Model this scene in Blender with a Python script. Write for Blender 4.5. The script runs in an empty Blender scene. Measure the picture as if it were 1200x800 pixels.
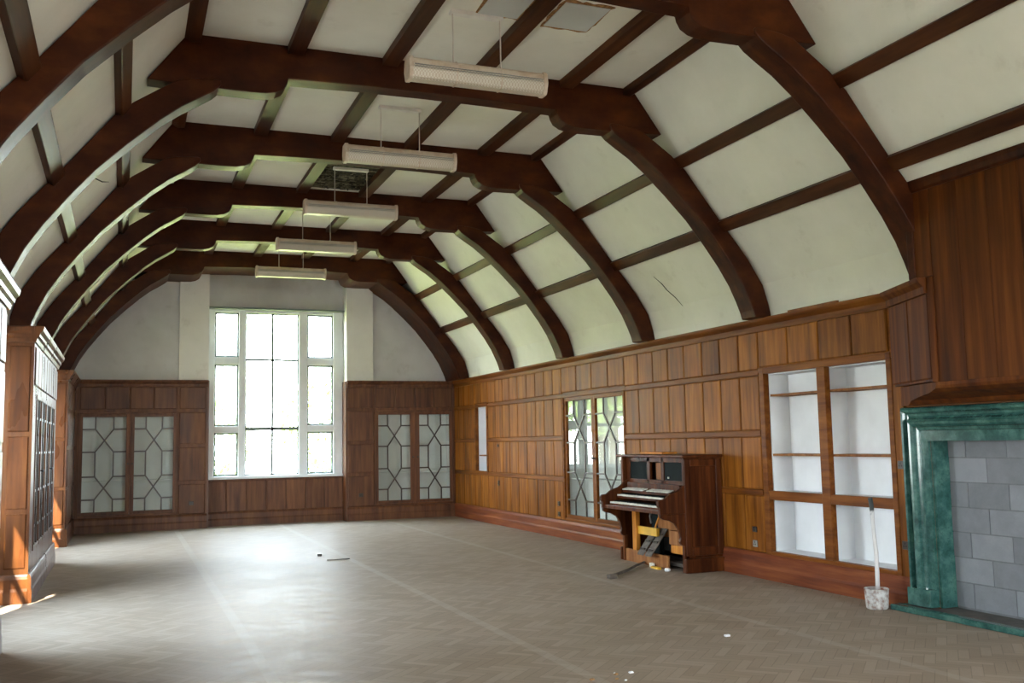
import bpy, bmesh, math, random
from mathutils import Vector, Matrix
random.seed(7)
SC = bpy.context.scene
C = SC.collection

# ------------------------------------------------------------------ camera
cam_d = bpy.data.cameras.new('camera')
cam = bpy.data.objects.new('camera', cam_d); C.objects.link(cam)
cam_d.sensor_width = 36.0; cam_d.sensor_fit = 'HORIZONTAL'
cam_d.lens = 1155.0 / 1200.0 * 36.0
cam_d.clip_start = 0.05; cam_d.clip_end = 300
yaw, pitch, roll = 0.3755, 0.1007, -0.0192
fw = Vector((math.sin(yaw)*math.cos(pitch), math.cos(yaw)*math.cos(pitch), math.sin(pitch)))
rt = Vector((math.cos(yaw), -math.sin(yaw), 0)); up = rt.cross(fw)
r2 = math.cos(roll)*rt + math.sin(roll)*up; u2 = -math.sin(roll)*rt + math.cos(roll)*up
M = Matrix.Identity(4)
for i in range(3):
    M[i][0] = r2[i]; M[i][1] = u2[i]; M[i][2] = -fw[i]
M[2][3] = 1.6
cam.matrix_world = M
SC.camera = cam

# ------------------------------------------------------------------ light, sky, exposure
SKY = 24.0
SUN = 45.0
EXPOSURE = 0.80
w = bpy.data.worlds.new('sky'); SC.world = w; w.use_nodes = True
nt = w.node_tree; nt.nodes.clear()
wo = nt.nodes.new('ShaderNodeOutputWorld'); bg = nt.nodes.new('ShaderNodeBackground')
tc = nt.nodes.new('ShaderNodeTexCoord'); sep = nt.nodes.new('ShaderNodeSeparateXYZ'); cr = nt.nodes.new('ShaderNodeValToRGB')
nt.links.new(tc.outputs['Generated'], sep.inputs[0]); nt.links.new(sep.outputs['Z'], cr.inputs[0])
cr.color_ramp.elements[0].position = 0.0; cr.color_ramp.elements[0].color = (0.93, 0.97, 1.0, 1)
cr.color_ramp.elements[1].position = 0.7; cr.color_ramp.elements[1].color = (0.62, 0.80, 1.0, 1)
nt.links.new(cr.outputs[0], bg.inputs[0]); bg.inputs[1].default_value = SKY
nt.links.new(bg.outputs[0], wo.inputs[0])
sd = bpy.data.lights.new('sun', 'SUN'); sd.energy = SUN; sd.angle = math.radians(0.6); sd.color = (1.0, 0.93, 0.80)
sun = bpy.data.objects.new('sun', sd); C.objects.link(sun)
sun.rotation_euler = Vector((0.355, 0.935, -0.80)).to_track_quat('-Z', 'Y').to_euler()
sun.location = (-20, -20, 30)

def portal(name, loc, target, sx, sy):
    d = bpy.data.lights.new(name, 'AREA'); d.shape = 'RECTANGLE'; d.size = sx; d.size_y = sy
    d.cycles.is_portal = True
    o = bpy.data.objects.new(name, d); C.objects.link(o); o.location = loc
    o.rotation_euler = Vector(target).to_track_quat('-Z', 'Z').to_euler()
portal('portal_end_window', (3.0, 21.2, 2.7), (0, -1, 0), 2.8, 3.5)
portal('portal_left_bay', (-1.8, 10.35, 1.85), (1, 0, 0), 2.2, 2.0)
portal('portal_left_bay', (-1.8, 17.0, 1.85), (1, 0, 0), 1.7, 2.0)
portal('portal_left_bay', (-1.8, 3.45, 1.85), (1, 0, 0), 2.5, 2.0)
portal('portal_left_bay', (-1.8, -2.4, 1.85), (1, 0, 0), 2.5, 2.0)
portal('portal_back_window', (4.5, -5.3, 2.6), (0, 1, 0), 3.6, 3.6)

vs = SC.view_settings
vs.view_transform = 'Standard'; vs.look = 'None'; vs.gamma = 1.0; vs.use_curve_mapping = False
vs.exposure = EXPOSURE
cy = SC.cycles
cy.use_denoising = True
cy.max_bounces = 10; cy.diffuse_bounces = 6; cy.glossy_bounces = 4; cy.transparent_max_bounces = 12
cy.sample_clamp_indirect = 6.0; cy.caustics_reflective = False; cy.caustics_refractive = False

# ------------------------------------------------------------------ dimensions
R, L, F = 6.80, -0.915, 20.74      # right wall face, left cabinet fronts, end wall
LW = -1.18                         # left wall plane behind the cabinet fronts
YB = -5.2                          # back wall
HR = 2.94                          # top of the panelling
T0, TS, TT = 6.61, 2.638, 0.27     # first truss, spacing, thickness
CX = 2.81                          # centre line of the roof
BW = -1.75                         # window plane of the left bays

# ------------------------------------------------------------------ material helpers
def mat(name):
    m = bpy.data.materials.new(name); m.use_nodes = True
    nt = m.node_tree; b = nt.nodes['Principled BSDF']
    return m, nt, b
def N(nt, t, **k):
    n = nt.nodes.new(t)
    for a, v in k.items(): setattr(n, a, v)
    return n
def mth(nt, op, a, b=None, c=None):
    n = nt.nodes.new('ShaderNodeMath'); n.operation = op
    for i, v in enumerate((a, b, c)):
        if v is None: continue
        if isinstance(v, (int, float)): n.inputs[i].default_value = v
        else: nt.links.new(v, n.inputs[i])
    return n.outputs[0]
def mixc(nt, f, a, b, mode='MIX'):
    n = nt.nodes.new('ShaderNodeMix'); n.data_type = 'RGBA'; n.blend_type = mode
    for i, v in ((0, f), (6, a), (7, b)):
        if isinstance(v, (int, float)): n.inputs[i].default_value = v
        elif isinstance(v, tuple): n.inputs[i].default_value = (*v, 1) if len(v) == 3 else v
        else: nt.links.new(v, n.inputs[i])
    return n.outputs[2]
def ramp(nt, f, stops):
    n = nt.nodes.new('ShaderNodeValToRGB'); nt.links.new(f, n.inputs[0])
    e = n.color_ramp.elements
    while len(e) < len(stops): e.new(0.5)
    for i, (p, c) in enumerate(stops):
        e[i].position = p; e[i].color = (*c, 1) if len(c) == 3 else c
    return n.outputs[0]
def noise(nt, vec, scale, detail=4, rough=0.55, sc=None):
    if sc:
        mp = nt.nodes.new('ShaderNodeMapping'); mp.inputs['Scale'].default_value = sc
        nt.links.new(vec, mp.inputs[0]); vec = mp.outputs[0]
    n = nt.nodes.new('ShaderNodeTexNoise'); n.inputs['Scale'].default_value = scale
    n.inputs['Detail'].default_value = detail; n.inputs['Roughness'].default_value = rough
    nt.links.new(vec, n.inputs['Vector']); return n.outputs[0]
def bump(nt, b, h, s, d=0.01):
    n = nt.nodes.new('ShaderNodeBump'); n.inputs['Strength'].default_value = s; n.inputs['Distance'].default_value = d
    nt.links.new(h, n.inputs['Height']); nt.links.new(n.outputs[0], b.inputs['Normal'])

def wood(name, dark, mid, light, grain=(14, 14, 1.1), rough=0.38, var=0.30, spec=0.10, dust=0.0):
    m, nt, b = mat(name)
    t = N(nt, 'ShaderNodeTexCoord').outputs['Object']
    g = N(nt, 'ShaderNodeNewGeometry').outputs['Random Per Island']
    off = N(nt, 'ShaderNodeVectorMath', operation='ADD'); nt.links.new(t, off.inputs[0])
    cmb = N(nt, 'ShaderNodeCombineXYZ')
    nt.links.new(mth(nt, 'MULTIPLY', g, 37.0), cmb.inputs[0]); nt.links.new(mth(nt, 'MULTIPLY', g, 91.0), cmb.inputs[2])
    nt.links.new(cmb.outputs[0], off.inputs[1])
    v = off.outputs[0]
    n1 = noise(nt, v, 1.0, 5, 0.6, grain)
    n2 = noise(nt, v, 1.0, 3, 0.5, (grain[0]*.16+.6, grain[1]*.16+.6, grain[2]*.5+.3))
    f = mth(nt, 'ADD', mth(nt, 'MULTIPLY', n1, 0.62), mth(nt, 'MULTIPLY', n2, 0.38))
    col = ramp(nt, f, [(0.34, dark), (0.5, mid), (0.66, light)])
    k = mth(nt, 'ADD', mth(nt, 'MULTIPLY', g, var), 1.0 - var * 0.5)
    cc = N(nt, 'ShaderNodeCombineColor')
    for i in range(3): nt.links.new(k, cc.inputs[i])
    col = mixc(nt, 1.0, col, cc.outputs[0], 'MULTIPLY')
    if dust:
        dn = noise(nt, t, 2.3, 4, 0.6)
        col = mixc(nt, mth(nt, 'MULTIPLY', dn, dust), col, (0.35, 0.32, 0.30))
    nt.links.new(col, b.inputs['Base Color'])
    nt.links.new(mth(nt, 'ADD', mth(nt, 'MULTIPLY', n2, 0.25), rough - 0.12), b.inputs['Roughness'])
    b.inputs['Specular IOR Level'].default_value = spec
    bump(nt, b, n1, 0.12, 0.004)
    return m
def plain(name, c, rough=0.6, metal=0.0, nscale=0, amt=0.15, spec=0.5, c2=None):
    m, nt, b = mat(name)
    b.inputs['Roughness'].default_value = rough; b.inputs['Metallic'].default_value = metal
    b.inputs['Specular IOR Level'].default_value = spec
    t = N(nt, 'ShaderNodeTexCoord').outputs['Object']
    n = noise(nt, t, nscale or 6, 4)
    c2 = c2 or tuple(x * (1 - amt) for x in c)
    nt.links.new(ramp(nt, n, [(0.35, c2), (0.62, c)]), b.inputs['Base Color'])
    return m

M_panel = wood('varnished_oak_panelling', (0.090, 0.026, 0.0035), (0.205, 0.066, 0.0075), (0.335, 0.125, 0.016), rough=0.45)
M_rail = wood('varnished_oak_rails', (0.085, 0.024, 0.004), (0.165, 0.050, 0.0075), (0.24, 0.085, 0.014), grain=(14, 1.2, 14), rough=0.42, var=0.2)
M_base = wood('red_brown_skirting_wood', (0.085, 0.018, 0.006), (0.165, 0.038, 0.010), (0.25, 0.075, 0.018), grain=(14, 1.0, 14), rough=0.42, var=0.2, dust=0.06)
M_end_backlit = wood('backlit_end_wall_oak', (0.062, 0.024, 0.013), (0.120, 0.047, 0.022), (0.18, 0.075, 0.033), rough=0.42, spec=0.2)  # same oak as the panelling, backlit shade put into its darker colour
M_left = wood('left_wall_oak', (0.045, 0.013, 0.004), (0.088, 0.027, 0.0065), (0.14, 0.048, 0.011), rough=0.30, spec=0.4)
M_boards = wood('overmantel_boards', (0.040, 0.009, 0.002), (0.092, 0.024, 0.004), (0.160, 0.050, 0.008), grain=(11, 11, 0.5), rough=0.62, var=0.35)
M_beam = wood('dark_roof_timber', (0.020, 0.0050, 0.0018), (0.048, 0.0115, 0.0035), (0.090, 0.024, 0.006), grain=(3, 9, 5), rough=0.42, var=0.1)
M_rib = wood('dark_rib_timber', (0.024, 0.007, 0.003), (0.055, 0.017, 0.006), (0.10, 0.034, 0.012), grain=(9, 0.8, 9), rough=0.45, var=0.25)
M_organ = wood('walnut_organ_case', (0.022, 0.006, 0.0025), (0.060, 0.016, 0.005), (0.13, 0.038, 0.010), rough=0.33, var=0.2)
M_organ_or = wood('orange_pine', (0.30, 0.10, 0.015), (0.46, 0.17, 0.025), (0.58, 0.25, 0.045), rough=0.5, var=0.3)
M_organ_mid = wood('worn_brown_wood', (0.13, 0.048, 0.016), (0.23, 0.09, 0.03), (0.33, 0.15, 0.055), rough=0.55, var=0.4)
M_greywood = wood('weathered_grey_wood', (0.06, 0.05, 0.042), (0.12, 0.10, 0.085), (0.20, 0.17, 0.145), grain=(3, 9, 9), rough=0.8, var=0.3)
M_white = plain('white_painted_stone', (0.80, 0.82, 0.83), 0.6, nscale=3, amt=0.08)
M_lining = plain('white_painted_lining', (0.86, 0.88, 0.91), 0.7, nscale=2, amt=0.10)
M_paledoor = plain('pale_cabinet_lining', (0.78, 0.78, 0.76), 0.7, nscale=2, amt=0.12)
M_black = plain('black_fabric', (0.014, 0.018, 0.018), 0.9, nscale=20, spec=0.1)
M_dark = plain('dark_void', (0.008, 0.007, 0.006), 0.9)
M_came = plain('dark_glazing_bar', (0.045, 0.026, 0.018), 0.4, nscale=8)
M_key = plain('yellowed_key_ivory', (0.72, 0.70, 0.62), 0.35, nscale=9, amt=0.25)
M_yellow = plain('yellow_painted_board', (0.72, 0.40, 0.03), 0.5, nscale=6, amt=0.2)
M_metal = plain('dull_metal', (0.30, 0.29, 0.27), 0.4, 0.8, nscale=20)
M_socket = plain('dark_bakelite', (0.03, 0.02, 0.015), 0.35, nscale=10)
M_casement = plain('grey_green_casement_metal', (0.16, 0.19, 0.175), 0.6, nscale=10)
M_fit = plain('yellowed_white_enamel', (0.62, 0.52, 0.42), 0.45, nscale=9, c2=(0.48, 0.35, 0.25))
M_cord = plain('pale_hanging_rod', (0.66, 0.60, 0.54), 0.5)
M_batten = plain('pale_ceiling_batten', (0.80, 0.77, 0.74), 0.6)

def m_plaster(name, c, c2, stain=(0.40, 0.36, 0.28)):
    m, nt, b = mat(name)
    t = N(nt, 'ShaderNodeTexCoord').outputs['Object']
    n = noise(nt, t, 0.9, 5, 0.6); n2 = noise(nt, t, 3.1, 5, 0.65)
    col = ramp(nt, n, [(0.35, c2), (0.6, c)])
    s = ramp(nt, n2, [(0.60, (0, 0, 0)), (0.74, (1, 1, 1))])
    col = mixc(nt, mth(nt, 'MULTIPLY', s, 0.22), col, stain)
    nt.links.new(col, b.inputs['Base Color']); b.inputs['Roughness'].default_value = 0.85
    b.inputs['Specular IOR Level'].default_value = 0.2
    bump(nt, b, noise(nt, t, 14, 4), 0.12, 0.01)
    return m
M_plaster = m_plaster('off_white_ceiling_plaster', (0.80, 0.79, 0.72), (0.72, 0.71, 0.64))
M_endpl = m_plaster('stained_end_wall_plaster', (0.62, 0.60, 0.58), (0.52, 0.50, 0.48), (0.30, 0.25, 0.20))
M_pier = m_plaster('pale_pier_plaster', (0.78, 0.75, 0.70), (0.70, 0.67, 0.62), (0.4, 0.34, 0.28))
M_patch = m_plaster('grey_filled_patch', (0.58, 0.60, 0.60), (0.50, 0.52, 0.53))
M_raw = plain('torn_brown_plaster_edge', (0.40, 0.22, 0.08), 0.9, nscale=30, c2=(0.20, 0.09, 0.03))

def m_glass():
    m = bpy.data.materials.new('window_glass'); m.use_nodes = True; nt = m.node_tree; nt.nodes.clear()
    o = N(nt, 'ShaderNodeOutputMaterial'); mx = N(nt, 'ShaderNodeMixShader'); tr = N(nt, 'ShaderNodeBsdfTransparent')
    gl = N(nt, 'ShaderNodeBsdfGlossy'); gl.inputs['Roughness'].default_value = 0.02
    ge = N(nt, 'ShaderNodeNewGeometry'); dt = N(nt, 'ShaderNodeVectorMath', operation='DOT_PRODUCT')
    nt.links.new(ge.outputs['Incoming'], dt.inputs[0]); nt.links.new(ge.outputs['Normal'], dt.inputs[1])
    cs_ = mth(nt, 'SUBTRACT', 1.0, mth(nt, 'ABSOLUTE', dt.outputs['Value']))
    fr = mth(nt, 'ADD', 0.04, mth(nt, 'MULTIPLY', mth(nt, 'POWER', cs_, 5.0), 0.90))
    tr.inputs[0].default_value = (0.95, 0.97, 0.96, 1)
    nt.links.new(fr, mx.inputs[0]); nt.links.new(tr.outputs[0], mx.inputs[1]); nt.links.new(gl.outputs[0], mx.inputs[2])
    nt.links.new(mx.outputs[0], o.inputs[0]); return m
M_glass = m_glass()

def m_floor():
    m, nt, b = mat('dusty_herringbone_parquet')
    t = N(nt, 'ShaderNodeTexCoord').outputs['Object']
    mp = N(nt, 'ShaderNodeMapping'); mp.inputs['Rotation'].default_value = (0, 0, math.radians(45))
    W = 0.075; n = 4
    mp.inputs['Scale'].default_value = (1/W, 1/W, 1)
    nt.links.new(t, mp.inputs[0]); s = N(nt, 'ShaderNodeSeparateXYZ'); nt.links.new(mp.outputs[0], s.inputs[0])
    u = mth(nt, 'ADD', s.outputs[0], 1000.0); v = mth(nt, 'ADD', s.outputs[1], 1000.0)
    i = mth(nt, 'FLOOR', u); j = mth(nt, 'FLOOR', v)
    fu = mth(nt, 'FRACT', u); fv = mth(nt, 'FRACT', v)
    k = mth(nt, 'FLOORED_MODULO', mth(nt, 'SUBTRACT', i, j), 2.0*n)
    hz = mth(nt, 'LESS_THAN', k, n - 0.5)
    # horizontal block: start column i-k, row j ; vertical block: column i, start row j-(2n-1-k)
    def sel(a, bb): # hz ? a : bb
        return mth(nt, 'ADD', mth(nt, 'MULTIPLY', a, hz), mth(nt, 'MULTIPLY', bb, mth(nt, 'SUBTRACT', 1.0, hz)))
    ida = sel(mth(nt, 'SUBTRACT', i, k), mth(nt, 'ADD', i, 0.37))
    idb = sel(j, mth(nt, 'SUBTRACT', j, mth(nt, 'SUBTRACT', 2.0*n-1, k)))
    across = sel(fv, fu)
    along = sel(mth(nt, 'ADD', k, fu), mth(nt, 'ADD', mth(nt, 'SUBTRACT', 2.0*n-1, k), fv))
    cv = N(nt, 'ShaderNodeCombineXYZ'); nt.links.new(ida, cv.inputs[0]); nt.links.new(idb, cv.inputs[1])
    wn = N(nt, 'ShaderNodeTexWhiteNoise', noise_dimensions='2D'); nt.links.new(cv.outputs[0], wn.inputs['Vector'])
    e1 = mth(nt, 'MINIMUM', across, mth(nt, 'SUBTRACT', 1.0, across))
    e2 = mth(nt, 'MINIMUM', along, mth(nt, 'SUBTRACT', float(n), along))
    e = mth(nt, 'MINIMUM', e1, e2)
    joint = mth(nt, 'LESS_THAN', e, 0.045)
    grain_v = N(nt, 'ShaderNodeCombineXYZ')
    nt.links.new(mth(nt, 'MULTIPLY', along, 0.6), grain_v.inputs[0]); nt.links.new(mth(nt, 'MULTIPLY', across, 5.0), grain_v.inputs[1])
    nt.links.new(mth(nt, 'MULTIPLY', wn.outputs[0], 50.0), grain_v.inputs[2])
    gn = noise(nt, grain_v.outputs[0], 1.5, 3)
    f = mth(nt, 'ADD', mth(nt, 'MULTIPLY', wn.outputs[0], 0.6), mth(nt, 'MULTIPLY', gn, 0.4))
    col = ramp(nt, f, [(0.1, (0.21, 0.150, 0.106)), (0.5, (0.285, 0.214, 0.158)), (0.9, (0.37, 0.29, 0.225))])
    dn = noise(nt, t, 0.7, 6, 0.62); d2 = noise(nt, t, 5.0, 5, 0.7)
    dust = ramp(nt, dn, [(0.30, (0.22,)*3), (0.68, (0.62,)*3)])
    dust = mth(nt, 'MULTIPLY', dust, mth(nt, 'ADD', mth(nt, 'MULTIPLY', d2, 0.9), 0.45))
    col = mixc(nt, dust, col, (0.39, 0.325, 0.272))
    col = mixc(nt, mth(nt, 'MULTIPLY', joint, 0.26), col, (0.085, 0.065, 0.05))
    # pale marks where partitions and strips stood, running the length of the room
    sx = N(nt, 'ShaderNodeSeparateXYZ'); nt.links.new(t, sx.inputs[0])
    ln = None
    for xc in (1.0, 3.0, 5.15):
        a = mth(nt, 'LESS_THAN', mth(nt, 'ABSOLUTE', mth(nt, 'SUBTRACT', mth(nt, 'ADD', sx.outputs[0], mth(nt, 'MULTIPLY', d2, 0.03)), xc)), 0.045)
        ln = a if ln is None else mth(nt, 'ADD', ln, a)
    col = mixc(nt, mth(nt, 'MULTIPLY', ln, mth(nt, 'MULTIPLY', d2, 0.42)), col, (0.50, 0.45, 0.39))
    nt.links.new(col, b.inputs['Base Color'])
    rg = mth(nt, 'ADD', mth(nt, 'MULTIPLY', dust, 0.22), 0.36)
    nt.links.new(mth(nt, 'ADD', rg, mth(nt, 'MULTIPLY', wn.outputs[0], 0.08)), b.inputs['Roughness'])
    nt.links.new(mth(nt, 'ADD', 0.03, mth(nt, 'MULTIPLY', noise(nt, t, 1.0, 5, 0.7, (2.2, 7.0, 1.0)), 0.10)), b.inputs['Specular IOR Level'])
    hh = mth(nt, 'ADD', mth(nt, 'MULTIPLY', mth(nt, 'SUBTRACT', 1.0, joint), 0.5), mth(nt, 'MULTIPLY', wn.outputs[0], 0.6))
    bump(nt, b, hh, 0.35, 0.004)
    df = N(nt, 'ShaderNodeBsdfDiffuse'); nt.links.new(col, df.inputs[0])
    mx = N(nt, 'ShaderNodeMixShader'); o = nt.nodes['Material Output']
    nt.links.new(mth(nt, 'ADD', 0.28, mth(nt, 'MULTIPLY', d2, 0.34)), mx.inputs[0])
    nt.links.new(b.outputs[0], mx.inputs[1]); nt.links.new(df.outputs[0], mx.inputs[2]); nt.links.new(mx.outputs[0], o.inputs[0])
    return m
M_floor = m_floor()

def m_marble():
    m, nt, b = mat('green_marble')
    t = N(nt, 'ShaderNodeTexCoord').outputs['Object']
    n = noise(nt, t, 6, 8, 0.7); n2 = noise(nt, t, 28, 5, 0.7)
    col = ramp(nt, n, [(0.32, (0.012, 0.046, 0.042)), (0.48, (0.030, 0.095, 0.084)), (0.60, (0.058, 0.145, 0.122)), (0.72, (0.10, 0.19, 0.16))])
    col = mixc(nt, mth(nt, 'MULTIPLY', ramp(nt, n2, [(0.55, (0, 0, 0)), (0.68, (1, 1, 1))]), 0.6), col, (0.012, 0.045, 0.035))
    nt.links.new(col, b.inputs['Base Color']); b.inputs['Roughness'].default_value = 0.17
    return m
M_marble = m_marble()

def m_blocks():
    m, nt, b = mat('grey_concrete_blockwork')
    t = N(nt, 'ShaderNodeTexCoord').outputs['Object']
    g = N(nt, 'ShaderNodeNewGeometry').outputs['Random Per Island']
    n = noise(nt, t, 5, 6, 0.7); n2 = noise(nt, t, 60, 3)
    f = mth(nt, 'ADD', mth(nt, 'MULTIPLY', n, 0.6), mth(nt, 'MULTIPLY', g, 0.4))
    col = ramp(nt, f, [(0.25, (0.15, 0.157, 0.172)), (0.7, (0.24, 0.25, 0.275))])
    nt.links.new(col, b.inputs['Base Color']); b.inputs['Roughness'].default_value = 0.95
    bump(nt, b, n2, 0.4, 0.004)
    return m
M_block = m_blocks()
M_mortar = plain('grey_mortar', (0.15, 0.155, 0.165), 0.95, nscale=20)
M_hearth = plain('sooty_hearth_slab', (0.10, 0.085, 0.07), 0.7, nscale=5, c2=(0.045, 0.04, 0.035))

def m_lath():
    m, nt, b = mat('broken_lath_and_debris')
    t = N(nt, 'ShaderNodeTexCoord').outputs['Object']
    g = N(nt, 'ShaderNodeNewGeometry').outputs['Random Per Island']
    n = noise(nt, t, 22, 6, 0.75)
    f = mth(nt, 'ADD', mth(nt, 'MULTIPLY', n, 0.7), mth(nt, 'MULTIPLY', g, 0.3))
    nt.links.new(ramp(nt, f, [(0.38, (0.012, 0.010, 0.005)), (0.52, (0.07, 0.06, 0.03)), (0.66, (0.26, 0.24, 0.15))]), b.inputs['Base Color'])
    b.inputs['Roughness'].default_value = 0.9
    return m
M_lath = m_lath()

def m_diffuser():
    m, nt, b = mat('prismatic_lamp_diffuser')
    t = N(nt, 'ShaderNodeTexCoord').outputs['Object']
    wv = N(nt, 'ShaderNodeTexChecker'); wv.inputs['Scale'].default_value = 70
    nt.links.new(t, wv.inputs[0])
    n = noise(nt, t, 9, 4)
    c = mixc(nt, wv.outputs['Fac'], (0.50, 0.42, 0.33), (0.66, 0.62, 0.55))
    c = mixc(nt, mth(nt, 'MULTIPLY', n, 0.5), c, (0.50, 0.40, 0.30))
    nt.links.new(c, b.inputs['Base Color']); b.inputs['Roughness'].default_value = 0.35
    bump(nt, b, wv.outputs['Fac'], 0.6, 0.004)
    return m
M_diff = m_diffuser()

def m_bucket():
    m, nt, b = mat('paint_spattered_pot')
    t = N(nt, 'ShaderNodeTexCoord').outputs['Object']
    n = noise(nt, t, 14, 6, 0.7)
    nt.links.new(ramp(nt, n, [(0.36, (0.20, 0.06, 0.03)), (0.46, (0.40, 0.36, 0.34)), (0.60, (0.62, 0.61, 0.60))]), b.inputs['Base Color'])
    b.inputs['Roughness'].default_value = 0.6
    return m
M_pot = m_bucket()
def m_stick():
    m, nt, b = mat('paint_crusted_stick')
    t = N(nt, 'ShaderNodeTexCoord').outputs['Object']
    s = N(nt, 'ShaderNodeSeparateXYZ'); nt.links.new(t, s.inputs[0])
    n = noise(nt, t, 30, 4)
    z = mth(nt, 'ADD', s.outputs[2], mth(nt, 'MULTIPLY', n, 0.12))
    nt.links.new(ramp(nt, z, [(0.20, (0.10, 0.06, 0.05)), (0.27, (0.66, 0.62, 0.62)), (0.93, (0.62, 0.60, 0.60)), (0.96, (0.03, 0.035, 0.035))]), b.inputs['Base Color'])
    b.inputs['Roughness'].default_value = 0.6
    return m
M_stick = m_stick()

def m_leaf(name, a, bcol):
    m, nt, b = mat(name)
    g = N(nt, 'ShaderNodeNewGeometry').outputs['Random Per Island']
    nt.links.new(ramp(nt, g, [(0.0, a), (1.0, bcol)]), b.inputs['Base Color']); b.inputs['Roughness'].default_value = 0.6
    return m
M_leaf = m_leaf('yellow_green_leaves', (0.10, 0.15, 0.03), (0.30, 0.36, 0.09))
M_lawn = plain('yellow_green_lawn', (0.34, 0.345, 0.10), 0.9, nscale=2, c2=(0.26, 0.275, 0.07))
M_bark = plain('grey_brown_bark', (0.16, 0.12, 0.09), 0.9, nscale=9)
M_grass = plain('dry_lawn_and_gravel', (0.30, 0.275, 0.22), 0.9, nscale=2, c2=(0.23, 0.215, 0.16))

# ------------------------------------------------------------------ mesh helpers
def wloc(o):
    v = Vector((0, 0, 0))
    while o is not None:
        v += o.location; o = o.parent
    return v
class MB:
    def __init__(s): s.bm = bmesh.new()
    def hexa(s, p):      # 8 points: bottom loop 0-3, top loop 4-7
        v = [s.bm.verts.new(q) for q in p]
        for f in ((3, 2, 1, 0), (4, 5, 6, 7), (0, 1, 5, 4), (1, 2, 6, 5), (2, 3, 7, 6), (3, 0, 4, 7)):
            s.bm.faces.new([v[i] for i in f])
        return s
    def box(s, x0, y0, z0, x1, y1, z1):
        x0, x1 = sorted((x0, x1)); y0, y1 = sorted((y0, y1)); z0, z1 = sorted((z0, z1))
        return s.hexa([(x0,y0,z0),(x1,y0,z0),(x1,y1,z0),(x0,y1,z0),(x0,y0,z1),(x1,y0,z1),(x1,y1,z1),(x0,y1,z1)])
    def fbox(s, fr, u0, u1, v0, v1, d0, d1):
        o, U, n = fr
        def P(u, v, d): return (o[0]+U[0]*u+n[0]*d, o[1]+U[1]*u+n[1]*d, v)
        return s.hexa([P(u0,v0,d0),P(u1,v0,d0),P(u1,v0,d1),P(u0,v0,d1),P(u0,v1,d0),P(u1,v1,d0),P(u1,v1,d1),P(u0,v1,d1)])
    def panel(s, fr, u0, u1, v0, v1, d0, d1, b=0.012):   # board with chamfered face
        o, U, n = fr
        def P(u, v, d): return (o[0]+U[0]*u+n[0]*d, o[1]+U[1]*u+n[1]*d, v)
        dm = d1 - b*0.8
        rings = [[P(u0,v0,d0),P(u1,v0,d0),P(u1,v1,d0),P(u0,v1,d0)], [P(u0,v0,dm),P(u1,v0,dm),P(u1,v1,dm),P(u0,v1,dm)],
                 [P(u0+b,v0+b,d1),P(u1-b,v0+b,d1),P(u1-b,v1-b,d1),P(u0+b,v1-b,d1)]]
        vs_ = [[s.bm.verts.new(q) for q in r] for r in rings]
        for a, c in ((0, 1), (1, 2)):
            for k in range(4): s.bm.faces.new([vs_[a][k], vs_[a][(k+1) % 4], vs_[c][(k+1) % 4], vs_[c][k]])
        s.bm.faces.new(vs_[2]); s.bm.faces.new(vs_[0][::-1])
        return s
    def fbar(s, fr, a, b, w, d0, d1):
        o, U, n = fr
        du, dv = b[0]-a[0], b[1]-a[1]; l = math.hypot(du, dv); pu, pv = -dv/l*w/2, du/l*w/2
        def P(u, v, d): return (o[0]+U[0]*u+n[0]*d, o[1]+U[1]*u+n[1]*d, v)
        q = [(a[0]-pu, a[1]-pv), (b[0]-pu, b[1]-pv), (b[0]+pu, b[1]+pv), (a[0]+pu, a[1]+pv)]
        return s.hexa([P(*q[0],d0),P(*q[1],d0),P(*q[2],d0),P(*q[3],d0),P(*q[0],d1),P(*q[1],d1),P(*q[2],d1),P(*q[3],d1)])
    def prism(s, poly, fn0, fn1):      # poly 2D, fn maps (a,b)->3D at each end
        a = [s.bm.verts.new(fn0(*p)) for p in poly]; b = [s.bm.verts.new(fn1(*p)) for p in poly]
        n = len(poly)
        for i in range(n): s.bm.faces.new([a[i], a[(i+1) % n], b[(i+1) % n], b[i]])
        s.bm.faces.new(a[::-1]); s.bm.faces.new(b)
        return s
    def tube(s, pts, rad, seg=10, cap=True):
        pts = [Vector(p) for p in pts]; rs = rad if isinstance(rad, (list, tuple)) else [rad]*len(pts)
        rings = []
        for i, p in enumerate(pts):
            t = (pts[min(i+1, len(pts)-1)] - pts[max(i-1, 0)]).normalized()
            x = t.orthogonal() if i == 0 else (prev - t*prev.dot(t))
            x.normalize(); prev = x; y = t.cross(x)
            rings.append([s.bm.verts.new(p + (x*math.cos(2*math.pi*k/seg) + y*math.sin(2*math.pi*k/seg))*rs[i]) for k in range(seg)])
        for a, b in zip(rings, rings[1:]):
            for k in range(seg): s.bm.faces.new([a[k], a[(k+1) % seg], b[(k+1) % seg], b[k]])
        if cap: s.bm.faces.new(rings[0][::-1]); s.bm.faces.new(rings[-1])
        return s
    def lathe(s, c, prof, seg=28):     # prof (r,z)
        rings = [[s.bm.verts.new((c[0]+r*math.cos(2*math.pi*k/seg), c[1]+r*math.sin(2*math.pi*k/seg), c[2]+z)) for k in range(seg)] for r, z in prof]
        for a, b in zip(rings, rings[1:]):
            for k in range(seg): s.bm.faces.new([a[k], a[(k+1) % seg], b[(k+1) % seg], b[k]])
        s.bm.faces.new(rings[0][::-1]); s.bm.faces.new(rings[-1])
        return s
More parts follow.
